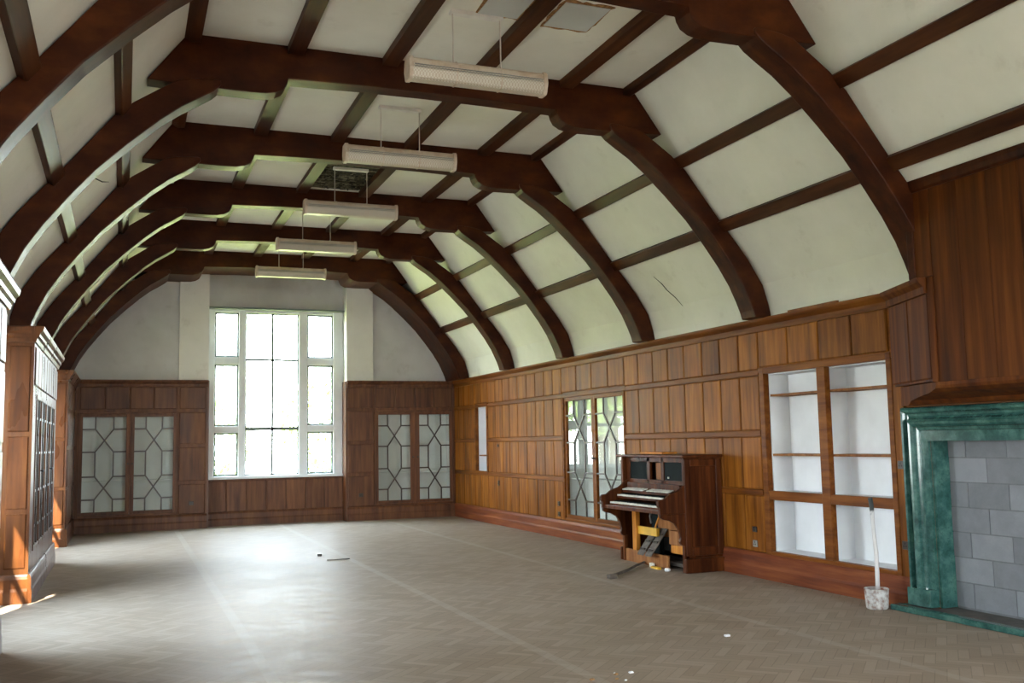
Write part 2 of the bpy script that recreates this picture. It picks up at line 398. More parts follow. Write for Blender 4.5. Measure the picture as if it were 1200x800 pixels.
    def build(s, name, m, parent=None, smooth=False, bevel=0.0):
        bmesh.ops.recalc_face_normals(s.bm, faces=s.bm.faces)
        me = bpy.data.meshes.new(name)
        off = wloc(parent)
        if off.length > 0: bmesh.ops.translate(s.bm, verts=s.bm.verts, vec=-off)
        if smooth:
            for f in s.bm.faces: f.smooth = True
        s.bm.to_mesh(me); s.bm.free()
        me.materials.append(m)
        o = bpy.data.objects.new(name, me); C.objects.link(o); o.parent = parent
        if bevel:
            b = o.modifiers.new('bevel', 'BEVEL'); b.width = bevel; b.segments = 2; b.limit_method = 'ANGLE'
        return o
def thing(name, label, cat, loc, group=None):
    o = bpy.data.objects.new(name, None); C.objects.link(o); o.location = loc; o.empty_display_size = 0.1
    o['label'] = label; o['category'] = cat
    if group: o['group'] = group
    return o
def tag(o, label, cat, group=None):
    o['label'] = label; o['category'] = cat
    if group: o['group'] = group
    return o
def struct(o): o['kind'] = 'structure'; return o
def holes(mb, fr, U, V, hs, d0, d1):
    """solid slab over rectangle U x V of frame fr with rectangular openings hs [(u0,u1,v0,v1)]"""
    us = sorted({U[0], U[1], *[min(max(h[i], U[0]), U[1]) for h in hs for i in (0, 1)]})
    vs_ = sorted({V[0], V[1], *[min(max(h[i], V[0]), V[1]) for h in hs for i in (2, 3)]})
    for a, b in zip(us, us[1:]):
        run = None
        for c, d in zip(vs_, vs_[1:]):
            mu, mv = (a+b)/2, (c+d)/2
            solid = not any(h[0] < mu < h[1] and h[2] < mv < h[3] for h in hs)
            if solid: run = (run[0], d) if run else (c, d)
            if (not solid or d == vs_[-1]) and run:
                mb.fbox(fr, a, b, run[0], run[1], d0, d1); run = None
    return mb
FR_R = ((R, 0, 0), (0, 1, 0), (-1, 0, 0))
FR_E = ((0, F, 0), (1, 0, 0), (0, -1, 0))
FR_L = ((L, 0, 0), (0, 1, 0), (1, 0, 0))
FR_LW = ((LW, 0, 0), (0, 1, 0), (1, 0, 0))

# ================================================================== STRUCTURE
struct(MB().box(-2.4, YB-0.3, -0.2, R+0.7, F+0.9, 0).build('floor', M_floor))

# roof lining: profile of the plaster, hollow shell
PR = [(6.82, 2.90), (6.805, 3.05), (6.73, 3.32), (6.55, 3.60), (6.40, 3.79), (6.21, 4.01), (5.98, 4.30), (5.77, 4.57), (5.60, 4.80), (5.50, 4.95), (5.13, 5.42)]
def mir(p): return (2*CX - p[0], p[1])
PL = [mir(p) for p in PR]
PL[0] = (LW, 2.90)
def thick(p, t=0.14):
    cx_, cz_ = CX, 3.2
    d = Vector((p[0]-cx_, p[1]-cz_)); d.normalize(); return (p[0]+d.x*t, p[1]+d.y*t)
ce = MB()
for prof in (PR, PL):
    for a, b in zip(prof, prof[1:]):
        q = [a, b, thick(b), thick(a)]
        ce.prism(q, lambda x, z: (x, YB, z), lambda x, z: (x, F+0.45, z))
HX0, HX1, HY0, HY1 = 2.46, 3.30, T0+2*TS+TT-0.02, T0+3*TS+0.02
xl, xr = 2*CX-5.13, 5.13
for x0, y0, x1, y1 in ((xl, YB, xr, HY0), (xl, HY1, xr, F+0.45), (xl, HY0, HX0, HY1), (HX1, HY0, xr, HY1)):
    ce.box(x0, y0, 5.42, x1, y1, 5.52)
ceil = struct(ce.build('ceiling', M_plaster))
# the hole between the second and third trusses: lath, rubble and dark roof void
lb = MB(); lb.box(HX0-.03, HY0-.03, 5.47, HX1+.03, HY1+.03, 5.49); lb.box(HX0-.12, HY0-.12, 5.60, HX1+.12, HY1+.12, 5.66)
for q in ((HX0-.12, HY0-.12, HX0-.04, HY1+.12), (HX1+.04, HY0-.12, HX1+.12, HY1+.12), (HX0-.12, HY0-.12, HX1+.12, HY0-.04), (HX0-.12, HY1+.04, HX1+.12, HY1+.12)): lb.box(q[0], q[1], 5.50, q[2], q[3], 5.61)
random.seed(3)
for k in range(70):
    y = HY0 + (k+.5)/70*(HY1-HY0); 
    x0 = HX0 + (random.random()*.3 if random.random() < .4 else 0); x1 = HX1 - (random.random()*.35 if random.random() < .4 else 0)
    z = 5.435 + random.random()*.02
    lb.box(x0, y-.011, z, x1, y+.010, z+.008)
for k in range(700):
    x = random.uniform(HX0, HX1); y = random.uniform(HY0, HY1); s_ = random.uniform(.008, .03)
    zz = 5.43+random.random()*.03; lb.box(x-s_, y-s_*.8, zz, x+s_, y+s_*.8, zz+.02)
o = lb.build('lath_patch', M_lath, ceil)
# old filled patches near the first truss
def patch(x0, y0, x1, y1, nm):
    p = [(x0, y0), (x1, y0), (x1, y1), (x0, y1)]
    random.seed(int(x0*100))
    rim = []; n = 9
    for i in range(4):
        a, b = p[i], p[(i+1) % 4]
        for k in range(n):
            t_ = k/n; j = random.uniform(-.018, .018)
            rim.append((a[0]+(b[0]-a[0])*t_ + j, a[1]+(b[1]-a[1])*t_ + j*.8))
    cxm, cym = (x0+x1)/2, (y0+y1)/2
    m_ = MB(); m_.prism([(cxm+(x-cxm)*1.06, cym+(y-cym)*1.09) for x, y in rim], lambda x, y: (x, y, 5.412), lambda x, y: (x, y, 5.43))
    e_ = m_.build('patch_edge', M_raw, ceil)
    m_ = MB(); m_.box(x0+.012, y0+.012, 5.406, x1-.012, y1-.012, 5.43); m_.build('filled_patch', M_patch, ceil)
patch(3.52, 7.50, 3.98, 8.03, 'a'); patch(2.86, 7.50, 3.26, 7.98, 'b')
# cracks in the plaster
def surf(z):
    for a, b in zip(PR, PR[1:]):
        if a[1] <= z <= b[1]: return a[0]+(b[0]-a[0])*(z-a[1])/(b[1]-a[1])
    return 6.82
def crack(pts, left=False, nm='plaster_crack'):
    q = []
    for y, z in pts:
        x = surf(z) - 0.002; q.append((2*CX-x if left else x, y, z))
    MB().tube(q, [0.002]+[0.006]*(len(q)-2)+[0.002], 5).build(nm, M_dark, ceil)
crack([(11.25, 3.72), (11.18, 3.62), (11.15, 3.53), (11.06, 3.42), (11.0, 3.30)])
crack([(10.0, 4.2), (10.35, 4.27), (10.6, 4.33), (11.1, 4.42), (11.4, 4.5)], True)

# right wall: slab behind, boards in front
SHELF = (7.43, 9.40, 0.30, 2.32); LAT = (12.80, 14.93, 0.33, 2.30); NIC = (18.66, 19.34, 0.99, 2.32)
FIRE = (4.05, 6.97, 0.0, 1.56)
wr = holes(MB(), FR_R, (YB, F+0.3), (0, 2.93), [SHELF, LAT, NIC, FIRE], -0.16, 0.0)
struct_wr = struct(wr.build('wall_right', M_rail))
cols = [9.49, 9.88, 10.28, 10.68, 11.11, 11.52, 11.93, 12.35, 12.77]
cols2 = [15.0, 15.36, 15.74, 16.13, 16.54, 16.98, 17.40, 17.77, 18.16, 18.60]
cols3 = [19.40, 19.75, 20.10, 20.42, 20.74]
rows = [(0.29, 0.925), (1.0, 1.595), (1.67, 2.295), (2.365, 2.80)]
bd = MB()
g = 0.006
for cc in (cols, cols2, cols3):
    for a, b in zip(cc, cc[1:]):
        for (v0, v1) in rows: bd.panel(FR_R, a+g, b-g, v0, v1, 0.0, 0.024)
for cc in ([7.42, 7.92, 8.43, 8.95, 9.49], [12.77, 13.30, 13.86, 14.42, 15.0], [18.60, 19.0, 19.40]):
    for a, b in zip(cc, cc[1:]): bd.panel(FR_R, a+g, b-g, 2.385, 2.80, 0.0, 0.024)
for cc in ([18.60, 19.0, 19.40],):
    for a, b in zip(cc, cc[1:]): bd.panel(FR_R, a+g, b-g, 0.29, 0.925, 0.0, 0.024)
yb = YB
while yb < 3.6:      # panelling beside and behind the camera
    for (v0, v1) in rows: bd.panel(FR_R, yb+g, yb+.5-g, v0, v1, 0.0, 0.024)
    yb += .5
bd.build('panelling', M_panel, struct_wr)
rl = MB()
for (a, b) in ((9.49, 12.77), (14.98, 18.60), (19.40, F)):
    for z in (0.962, 1.632, 2.33): rl.fbox(FR_R, a, b, z-.030, z+.030, 0.0, 0.030)
rl.fbox(FR_R, 7.36, 9.49, 2.322, 2.385, 0, 0.030)
rl.fbox(FR_R, 12.72, 15.0, 2.302, 2.365, 0, 0.034)
rl.fbox(FR_R, 18.6, 19.4, 0.93, 0.99, 0, 0.034); rl.fbox(FR_R, 18.6, 19.4, 2.322, 2.365, 0, 0.034)
rl.build('panel_rail', M_rail, struct_wr, bevel=.006)
# top rail moulding, skirting
def mould(name, prof, fr, u0, u1, m, parent=None):
    o_, U, n = fr
    f0 = lambda d, v: (o_[0]+U[0]*u0+n[0]*d, o_[1]+U[1]*u0+n[1]*d, v)
    f1 = lambda d, v: (o_[0]+U[0]*u1+n[0]*d, o_[1]+U[1]*u1+n[1]*d, v)
    mb = MB(); mb.prism(prof, f0, f1)
    return mb.build(name, m, parent)
TOPR = [(-.02, 2.80), (.028, 2.80), (.034, 2.83), (.034, 2.86), (.05, 2.875), (.075, 2.90), (.085, 2.92), (.085, 2.94), (-.02, 2.94)]
BASE = [(-.01, 0.0), (.06, 0.0), (.06, .12), (.05, .15), (.048, .24), (.036, .27), (.026, .285), (-.01, .285)]
struct(mould('trim_1', TOPR, FR_R, 7.20, F, M_rail))
struct(mould('baseboard_right', BASE, FR_R, 7.24, F, M_base))
struct(mould('baseboard_right', BASE, FR_R, YB, 3.75, M_base))

# end wall
EW = (1.57, 4.385)
he = [(EW[0], EW[1], -0.1, 5.6)]
EL = (-0.80, 0.98, 0.33, 2.28); ER = (5.00, 6.72, 0.33, 2.28)
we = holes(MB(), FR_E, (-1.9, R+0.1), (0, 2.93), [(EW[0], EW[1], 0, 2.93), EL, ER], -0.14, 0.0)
wall_end = struct(we.build('wall_end', M_end_backlit))
pb = MB(); 
for x0, x1 in ((-1.9, EW[0]), (EW[1], R+.1)): pb.fbox(FR_E, x0, x1, 2.93, 5.5, -0.45, -0.05)
pb.fbox(FR_E, EW[0]-.15, EW[1]+.15, 4.44, 5.5, -0.62, -0.34)
pb.fbox(FR_E, EW[0]-.02, EW[0]-.001, 0, 5.5, -0.62, -0.14); pb.fbox(FR_E, EW[1]+.001, EW[1]+.02, 0, 5.5, -0.62, -0.14)
pb.build('plaster', M_endpl, wall_end)
pp = MB()
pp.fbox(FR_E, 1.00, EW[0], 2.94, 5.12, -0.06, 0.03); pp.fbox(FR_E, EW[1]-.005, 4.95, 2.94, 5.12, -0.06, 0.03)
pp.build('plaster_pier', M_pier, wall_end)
eb = MB()
for a, b in zip([-1.18, -0.83], [-0.83]): pass
for xs, vsr in (([-1.17, -0.82], rows), ([1.02, 1.53], [(.29, .87), (.94, 1.60), (1.67, 2.295), (2.365, 2.8)]),
                ([4.40, 4.97], rows), ([6.74, 6.80], rows)):
    for v0, v1 in vsr: eb.panel(FR_E, xs[0]+g, xs[1]-g, v0, v1, 0, .02)
for xs in ([-0.80, -0.35, 0.10, 0.54, 0.98], [5.0, 5.43, 5.86, 6.29, 6.72]):
    for a, b in zip(xs, xs[1:]): eb.panel(FR_E, a+g, b-g, 2.365, 2.80, 0, .02)
eb.build('panelling', M_end_backlit, wall_end)
struct(mould('trim_2', TOPR, FR_E, -1.18, EW[0]-.0, M_end_backlit)); struct(mould('trim_3', TOPR, FR_E, EW[1], R-.08, M_end_backlit))
struct(mould('baseboard_end', BASE, FR_E, -1.18, EW[0]+.0, M_end_backlit)); struct(mould('baseboard_end', BASE, FR_E, EW[1], R-.06, M_end_backlit))
# window recess: dado below the sill
FR_W = ((0, F+.34, 0), (1, 0, 0), (0, -1, 0))
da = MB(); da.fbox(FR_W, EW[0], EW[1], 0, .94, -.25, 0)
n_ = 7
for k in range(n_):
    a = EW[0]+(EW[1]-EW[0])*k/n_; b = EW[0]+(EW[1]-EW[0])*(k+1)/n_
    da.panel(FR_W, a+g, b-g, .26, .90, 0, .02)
struct(da.build('wall_dado', M_end_backlit))
struct(mould('baseboard_window', BASE, FR_W, EW[0], EW[1], M_end_backlit))
# wooden corners of the recess
ja = MB(); ja.box(EW[0], F-.0, 0, EW[0]+.022, F+.34, 2.93); ja.box(EW[1]-.022, F, 0, EW[1], F+.34, 2.93)
struct(ja.build('trim_4', M_left))

# end window
win = struct(MB().fbox(FR_W, EW[0]-.1, EW[1]+.1, .935, .985, -.28, .05).build('window_1', M_white))
wf = MB()
lights_x = [(1.72, 2.20), (2.34, 3.44), (3.62, 4.17)]
hs = [(2.34, 3.44, 1.0, 4.38)]
for x0, x1 in (lights_x[0], lights_x[2]):
    for z0, z1 in ((1.0, 1.88), (2.02, 3.29), (3.45, 4.38)): hs.append((x0, x1, z0, z1))
holes(wf, FR_W, (EW[0]-.05, EW[1]+.05), (.98, 4.46), hs, -.18, -.02)
wf.build('window_frame', M_white, win, bevel=.012)
cm = MB(); 
for h in hs[1:]:
    a, b, c, d = h
    for q in ((a, a+.035, c, d), (b-.035, b, c, d), (a, b, c, c+.035), (a, b, d-.035, d)): cm.fbox(FR_W, *q, -.10, -.075)
a, b, c, d = hs[0]
for q in ((a, a+.025, c, d), (b-.025, b, c, d), (a, b, c, c+.025), (a, b, d-.025, d), (2.875, 2.92, c, d), (a, b, 3.375, 3.42), (a, b, 1.92, 1.99)):
    cm.fbox(FR_W, *q, -.10, -.07)
cm.build('casement_bars', M_casement, win)
MB().box(EW[0], F+.34+.085, 1.0, EW[1], F+.34+.089, 4.38).build('window_glass', M_glass, win)
struct(MB().box(EW[0], F+.22, 4.44, EW[1], F+.35, 4.475).build('trim_5', M_casement))

# left wall: plain wall with bays, cabinet piers in front
BAYS = [(-3.7, -1.1), (2.2, 4.75), (8.98, 11.75), (15.62, 18.15)]
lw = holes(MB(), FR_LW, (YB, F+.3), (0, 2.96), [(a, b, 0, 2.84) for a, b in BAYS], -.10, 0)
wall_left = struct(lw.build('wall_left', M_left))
FR_B = ((BW, 0, 0), (0, 1, 0), (1, 0, 0))
bw = MB(); wb = MB(); gb = MB(); sb = MB()
for i, (a, b) in enumerate(BAYS):
    wa, wz = a+.02, b-.30
    holes(bw, FR_B, (a-.1, b+.1), (0, 3.0), [(wa, wz, .92, 2.70)], -.14, 0)
    bw.box(BW, a-.10, 0, LW-.1, a-.0, 3.0); bw.box(BW, b, 0, LW-.1, b+.10, 3.0)
    bw.box(BW-.1, a-.1, 2.84, LW-.1, b+.1, 2.95)
    n3 = 3
    for k in range(n3):
        p0 = wa+(wz-wa)*k/n3; p1 = wa+(wz-wa)*(k+1)/n3
        for q in ((p0, p0+.035, .92, 2.70), (p1-.035, p1, .92, 2.70), (p0, p1, .92, .96), (p0, p1, 2.66, 2.70), (p0, p1, 2.0, 2.03)): wb.fbox(FR_B, *q, -.10, -.05)
    gb.box(BW-.082, wa, .92, BW-.078, wz, 2.70)
    sb.fbox(FR_B, a, b, .86, .92, -.02, .10)
bay = struct(bw.build('wall_bay', M_left))
wn_ = struct(wb.build('window_2', M_white)); gb.build('window_glass', M_glass, wn_); sb.build('window_sill', M_left, wn_)
struct(MB().box(-1.9, YB, 2.90, LW-.0, F+.3, 3.02).build('ceiling_ledge', M_plaster))

# back wall behind the camera, with its window
FR_K = ((0, YB, 0), (1, 0, 0), (0, 1, 0))
bk = holes(MB(), FR_K, (-2.0, R+.3), (0, 5.6), [(2.75, 6.25, .9, 4.4)], -.2, 0)
struct(bk.build('wall_back', M_endpl))
wk = MB()
for k in range(5):
    xk = 2.75+3.5*k/4; wk.fbox(FR_K, xk-.05, xk+.05, .9, 4.4, -.15, -.05)
for z in (.9, 2.0, 3.3, 4.4): wk.fbox(FR_K, 2.75, 6.25, z-.04, z+.04, -.15, -.05)
wk3 = struct(wk.build('window_3', M_white)); MB().box(2.75, YB-.102, .9, 6.25, YB-.098, 4.4).build('window_glass', M_glass, wk3)

# ================================================================== ROOF TIMBERS
BR_IN = [(4.85, 5.005), (4.835, 4.985), (4.84, 4.95), (4.90, 4.89), (5.02, 4.81), (5.18, 4.71), (5.37, 4.56), (5.63, 4.32), (5.90, 4.05), (6.12, 3.78), (6.30, 3.54), (6.44, 3.32), (6.53, 3.13), (6.575, 3.02), (6.60, 2.935)]
BR_OUT = [(6.82, 2.935), (6.79, 3.08), (6.72, 3.31), (6.54, 3.59), (6.39, 3.78), (6.20, 4.00), (5.97, 4.29), (5.76, 4.56), (5.59, 4.71), (5.40, 4.84), (5.31, 4.90), (5.22, 4.96), (5.05, 4.995)]
def collar_poly():
    h = [(5.13, 5.43), (5.485, 4.945), (5.0, 4.93), (4.55, 4.925), (4.42, 4.93), (4.33, 4.95), (4.26, 4.99), (4.225, 5.05), (4.215, 5.095), (3.5, 5.115), (2.81, 5.12)]
    return h + [(2*CX-x, z) for x, z in h[::-1]][1:]
words = ['nearest the camera, its top out of frame', 'second from the camera, behind the first hanging light', 'third from the camera, at the near edge of the ceiling hole',
         'fourth from the camera, at the far edge of the ceiling hole', 'fifth from the camera, next before the end wall', 'set against the end wall, farthest from the camera']
trusses = []
for i in range(6):
    y = T0 + TS*i; t = TT if i < 5 else F - y + 0.04
    tr_ = thing('roof_truss', 'dark timber roof truss ' + words[i], 'roof truss', (CX, y, 2.94), 'dark arched roof trusses')
    MB().prism(collar_poly(), lambda x, z: (x, y+.025, z), lambda x, z: (x, y+t-(.025 if i < 5 else 0), z)).build('collar_beam', M_beam, tr_, bevel=.01)
    poly = BR_IN + BR_OUT
    MB().prism(poly, lambda x, z: (x, y, z), lambda x, z: (x, y+t, z)).build('brace', M_beam, tr_, bevel=.012)
    MB().prism([(2*CX-x, z) for x, z in poly], lambda x, z: (x, y, z), lambda x, z: (x, y+t, z)).build('brace', M_beam, tr_, bevel=.012)
# longitudinal ribs
FY = F - .02
lab = ['at the left fold of the flat ceiling', 'second from the left on the flat ceiling', 'left of the hole in the flat ceiling', 'right of the hole in the flat ceiling', 'second from the right on the flat ceiling', 'at the right fold of the flat ceiling']
for k, x in enumerate((0.53, 1.475, 2.405, 3.345, 4.335, 5.10)):
    if k in (0, 5):
        sgn = 1 if k == 5 else -1
        q = [(5.02, 5.43), (5.02, 5.345), (5.10, 5.335), (5.165, 5.375), (5.17, 5.40)]
        if k == 0: q = [(2*CX-a, b) for a, b in q]
        m_ = MB().prism(q, lambda a, b: (a, YB+.05, b), lambda a, b: (a, FY, b))
    else: m_ = MB().box(x-.078, YB+.05, 5.345, x+.078, FY, 5.43)
    tag(m_.build('ceiling_rib', M_rib), 'dark lengthwise ceiling rib ' + lab[k], 'ceiling beam', 'lengthwise ceiling ribs')
def purlin(xa, za, xb, zb, dep, left, label):
    d = Vector((xb-xa, zb-za)).normalized(); n = Vector((d.y, -d.x))
    if n.dot(Vector((CX-xa, 3.2-za))) < 0: n = -n
    q = [(xa-n.x*.015, za-n.y*.015), (xb-n.x*.015, zb-n.y*.015), (xb+n.x*dep, zb+n.y*dep), (xa+n.x*dep, za+n.y*dep)]
    if left: q = [(2*CX-a, b) for a, b in q]
    tag(MB().prism(q, lambda a, b: (a, YB+.05, b), lambda a, b: (a, FY, b)).build('purlin', M_rib, bevel=.008), label, 'ceiling beam', 'lengthwise ceiling ribs')
purlin(5.665, 4.71, 5.745, 4.60, .07, False, 'upper dark purlin along the right ceiling slope')
purlin(6.195, 4.03, 6.28, 3.92, .07, False, 'lower dark purlin along the right ceiling slope')
purlin(5.665, 4.71, 5.745, 4.60, .07, True, 'upper dark purlin along the left ceiling slope')
purlin(6.195, 4.03, 6.28, 3.92, .07, True, 'lower dark purlin along the left ceiling slope')

# ================================================================== HANGING LIGHTS
def make_light(x, y, label):
    t = thing('hanging_strip_light', label, 'light', (x, y, 4.82), 'hanging strip lights')
    x0, x1 = x-.62, x+.62
    sec = [(-.055, .10), (-.075, .075), (-.085, .0), (-.06, -.07), (-.045, -.085), (.045, -.085), (.06, -.07), (.085, .0), (.075, .075), (.055, .10)]
    hs_ = [(-.055, .10), (-.075, .075), (-.078, .045), (.078, .045), (.075, .075), (.055, .10)]
    MB().prism(hs_, lambda a, b: (x0, y+a, 4.82+b), lambda a, b: (x1, y+a, 4.82+b)).build('housing', M_fit, t)
    ds = [(-.079, .043), (-.086, .0), (-.062, -.07), (-.045, -.085), (.045, -.085), (.062, -.07), (.086, .0), (.079, .043)]
    MB().prism(ds, lambda a, b: (x0+.01, y+a, 4.82+b), lambda a, b: (x1-.01, y+a, 4.82+b)).build('diffuser', M_diff, t)
    for dz in (.030, .012): MB().prism([(-.0885, dz), (-.0885, dz+.006), (.0885, dz+.006), (.0885, dz)], lambda a, b: (x0+.02, y+a, 4.82+b), lambda a, b: (x1-.02, y+a, 4.82+b)).build('guard_wire', M_metal, t)
    for xe in (x0-.03, x1-.01):
        MB().prism([(a*1.12, b*1.12) for a, b in sec], lambda a, b: (xe, y+a, 4.82+b), lambda a, b: (xe+.04, y+a, 4.82+b)).build('end_cap', M_fit, t, bevel=.006)
    for xs in (x-.22, x+.20):
        MB().prism([(a*1.06, b*1.06) for a, b in sec], lambda a, b: (xs, y+a, 4.82+b), lambda a, b: (xs+.012, y+a, 4.82+b)).build('clip', M_fit, t)
    for xs in (x-.225, x+.225):
        MB().tube([(xs, y, 4.915), (xs, y, 5.40)], .006, 6).build('hanging_rod', M_cord, t)
    MB().box(x-.245, y-.035, 5.385, x+.245, y+.035, 5.42).build('ceiling_batten', M_batten, t)
    return t
lw_ = ['largest pale hanging strip light, in front of the second truss', 'pale hanging strip light just in front of the ceiling hole', 'pale hanging strip light below the ceiling hole',
       'small pale hanging strip light, second from the end wall', 'smallest pale hanging strip light, nearest the end window']
l0 = make_light(2.875, 8.01, lw_[0])
for i in range(1, 5):
    c = l0.copy(); C.objects.link(c); c.location = (2.875, 8.01+TS*i, 4.82); c['label'] = lw_[i]
    for ch in l0.children:
        d = ch.copy(); C.objects.link(d); d.parent = c

# ================================================================== GLAZED CUPBOARDS
def lattice(mb, fr, u0, u1, v0, v1, d0, d1, w=.027):
    U = lambda a: u0+(u1-u0)*a
    V = lambda a: v0+(v1-v0)*a
    A, B = .29, .71
    for a in (A, B):
        for p, q in ((0, .13), (.37, .63), (.87, 1)): mb.fbar(fr, (U(a), V(p)), (U(a), V(q)), w, d0, d1)
    for p, q in ((.13, .37), (.63, .87)):
        mb.fbar(fr, (U(A), V(p)), (U(B), V(q)), w, d0, d1); mb.fbar(fr, (U(B), V(p)), (U(A), V(q)), w, d0+.001, d1+.001)
    for p in (.13, .37, .63, .87):
        mb.fbar(fr, (U(0), V(p)), (U(A), V(p)), w, d0, d1); mb.fbar(fr, (U(B), V(p)), (U(1), V(p)), w, d0, d1)
def door(parent, fr, u0, u1, v0, v1, st, m, knob_right=True, d=0.0):
    mb = MB(); holes(mb, fr, (u0, u1), (v0, v1), [(u0+st[0], u1-st[1], v0+st[2], v1-st[3])], d-.035, d+.012)
    dr = mb.build('door', m, parent, bevel=.005)
    g0, g1, h0, h1 = u0+st[0], u1-st[1], v0+st[2], v1-st[3]
    MB().fbox(fr, g0, g1, h0, h1, d-.018, d-.014).build('glass_pane', M_glass, dr)
    mb = MB(); lattice(mb, fr, g0, g1, h0, h1, d-.012, d+.006); mb.build('lattice', M_came, dr)
    uk = u1-st[1]/2 if knob_right else u0+st[0]/2
    o, Uv, n = fr; c = Vector((o[0]+Uv[0]*uk, o[1]+Uv[1]*uk, (v0+v1)/2)); nn = Vector(n)
    MB().tube([c+nn*(d+.012), c+nn*(d+.03), c+nn*(d+.045), c+nn*(d+.05)], [.008, .012, .018, .008], 12).build('knob', M_socket, dr, True)
    return dr
def lining(mb, fr, u0, u1, v0, v1, dep):
    mb.fbox(fr, u0, u1, v0, v1, -dep-.03, -dep)
    mb.fbox(fr, u0, u0+.02, v0, v1, -dep, -.04); mb.fbox(fr, u1-.02, u1, v0, v1, -dep, -.04)
    mb.fbox(fr, u0+.02, u1-.02, v0, v0+.02, -dep, -.04); mb.fbox(fr, u0+.02, u1-.02, v1-.02, v1, -dep, -.04)
def cupboard(fr, u0, u1, v0, v1, um, ms, label, m, shelves=(.96, 1.6), dep=.34, st=.06, lin=None):
    o, U, n = fr; uc = (u0+u1)/2
    t = thing('glazed_cupboard', label, 'cupboard', (o[0]+U[0]*uc, o[1]+U[1]*uc, v0), 'built-in glazed cupboards')
    mb = MB(); lining(mb, fr, u0+.002, u1-.002, v0+.002, v1-.002, dep); mb.build('lining', lin or M_paledoor, t)
    for z in shelves: MB().fbox(fr, u0+.03, u1-.03, z, z+.02, -dep+.01, -.06).build('shelf', lin or M_paledoor, t)
    door(t, fr, u0+.004, um-.001, v0+.004, v1-.004, (st, ms/2, st, st), m, True)
    door(t, fr, um+.001, u1-.004, v0+.004, v1-.004, (ms/2, st, st, st), m, False)
    fb = MB()
    for q in ((u0-.03, u0+.004, v0-.03, v1+.03), (u1-.004, u1+.03, v0-.03, v1+.03), (u0+.004, u1-.004, v1-.004, v1+.03), (u0+.004, u1-.004, v0-.03, v0+.004)): fb.fbox(fr, *q, .001, .036)
    fb.build('frame', m, t, bevel=.006)
    return t
cupboard(FR_E, EL[0], EL[1], EL[2], EL[3], .12, .15, 'dark glazed cupboard with lattice doors left of the end window', M_end_backlit)
cupboard(FR_E, ER[0], ER[1], ER[2], ER[3], 5.87, .20, 'brown glazed cupboard with lattice doors right of the end window', M_end_backlit)
cupboard(FR_R, LAT[0], LAT[1], LAT[2], LAT[3], 13.85, .13, 'glazed cupboard with lattice doors beside the organ, reflecting trees', M_rail)

# open bookcase in the right wall
def open_case(name, rect, label, cat, shelves, post=None, bar=None, dep=.30):
    u0, u1, v0, v1 = rect
    t = thing(name, label, cat, (R, (u0+u1)/2, v0))
    mb = MB(); lining(mb, FR_R, u0+.002, u1-.002, v0+.002, v1-.002, dep); mb.build('lining', M_lining, t)
    fb = MB()
    for q in ((u0-.055, u0+.012, v0-.02, v1+.055), (u1-.012, u1+.07, v0-.02, v1+.055), (u0+.012, u1-.012, v1-.012, v1+.05), (u0+.012, u1-.012, v0-.02, v0+.02)): fb.fbox(FR_R, *q, -.04, .036)
    fb.build('frame', M_rail, t, bevel=.006)
    if post: MB().fbox(FR_R, post[0], post[1], v0+.02, v1-.012, -.04, .03).build('post', M_rail, t, bevel=.005)
    segs = [(u0+.02, u1-.02)] if not post else [(u0+.02, (post[0]+post[1])/2-.012), ((post[0]+post[1])/2+.012, u1-.02)]
    if post: MB().fbox(FR_R, (post[0]+post[1])/2-.01, (post[0]+post[1])/2+.01, v0+.02, v1-.02, -dep, -.041).build('divider', M_lining, t)
    for z in shelves:
        for a, b in segs: MB().fbox(FR_R, a, b, z-.012, z+.012, -dep+.005, -.045).build('shelf', M_organ_mid, t)
    if bar:
        bs = [(u0+.012, post[0]), (post[1], u1-.012)]
        for a, b in bs: MB().fbox(FR_R, a, b, bar[0], bar[1], -.04, .026).build('rail', M_rail, t, bevel=.005)
        for a, b in segs: MB().fbox(FR_R, a, b, bar[1]-.03, bar[1]-.005, -dep+.005, -.041).build('shelf', M_lining, t)
    return t
open_case('open_bookcase', SHELF, 'large empty built-in bookcase with white lining beside the fireplace', 'bookcase', (1.39, 2.06), (8.34, 8.47), (.89, .99))
open_case('wall_niche', NIC, 'narrow tall white-lined niche in the right wall near the corner', 'niche', (1.32,))

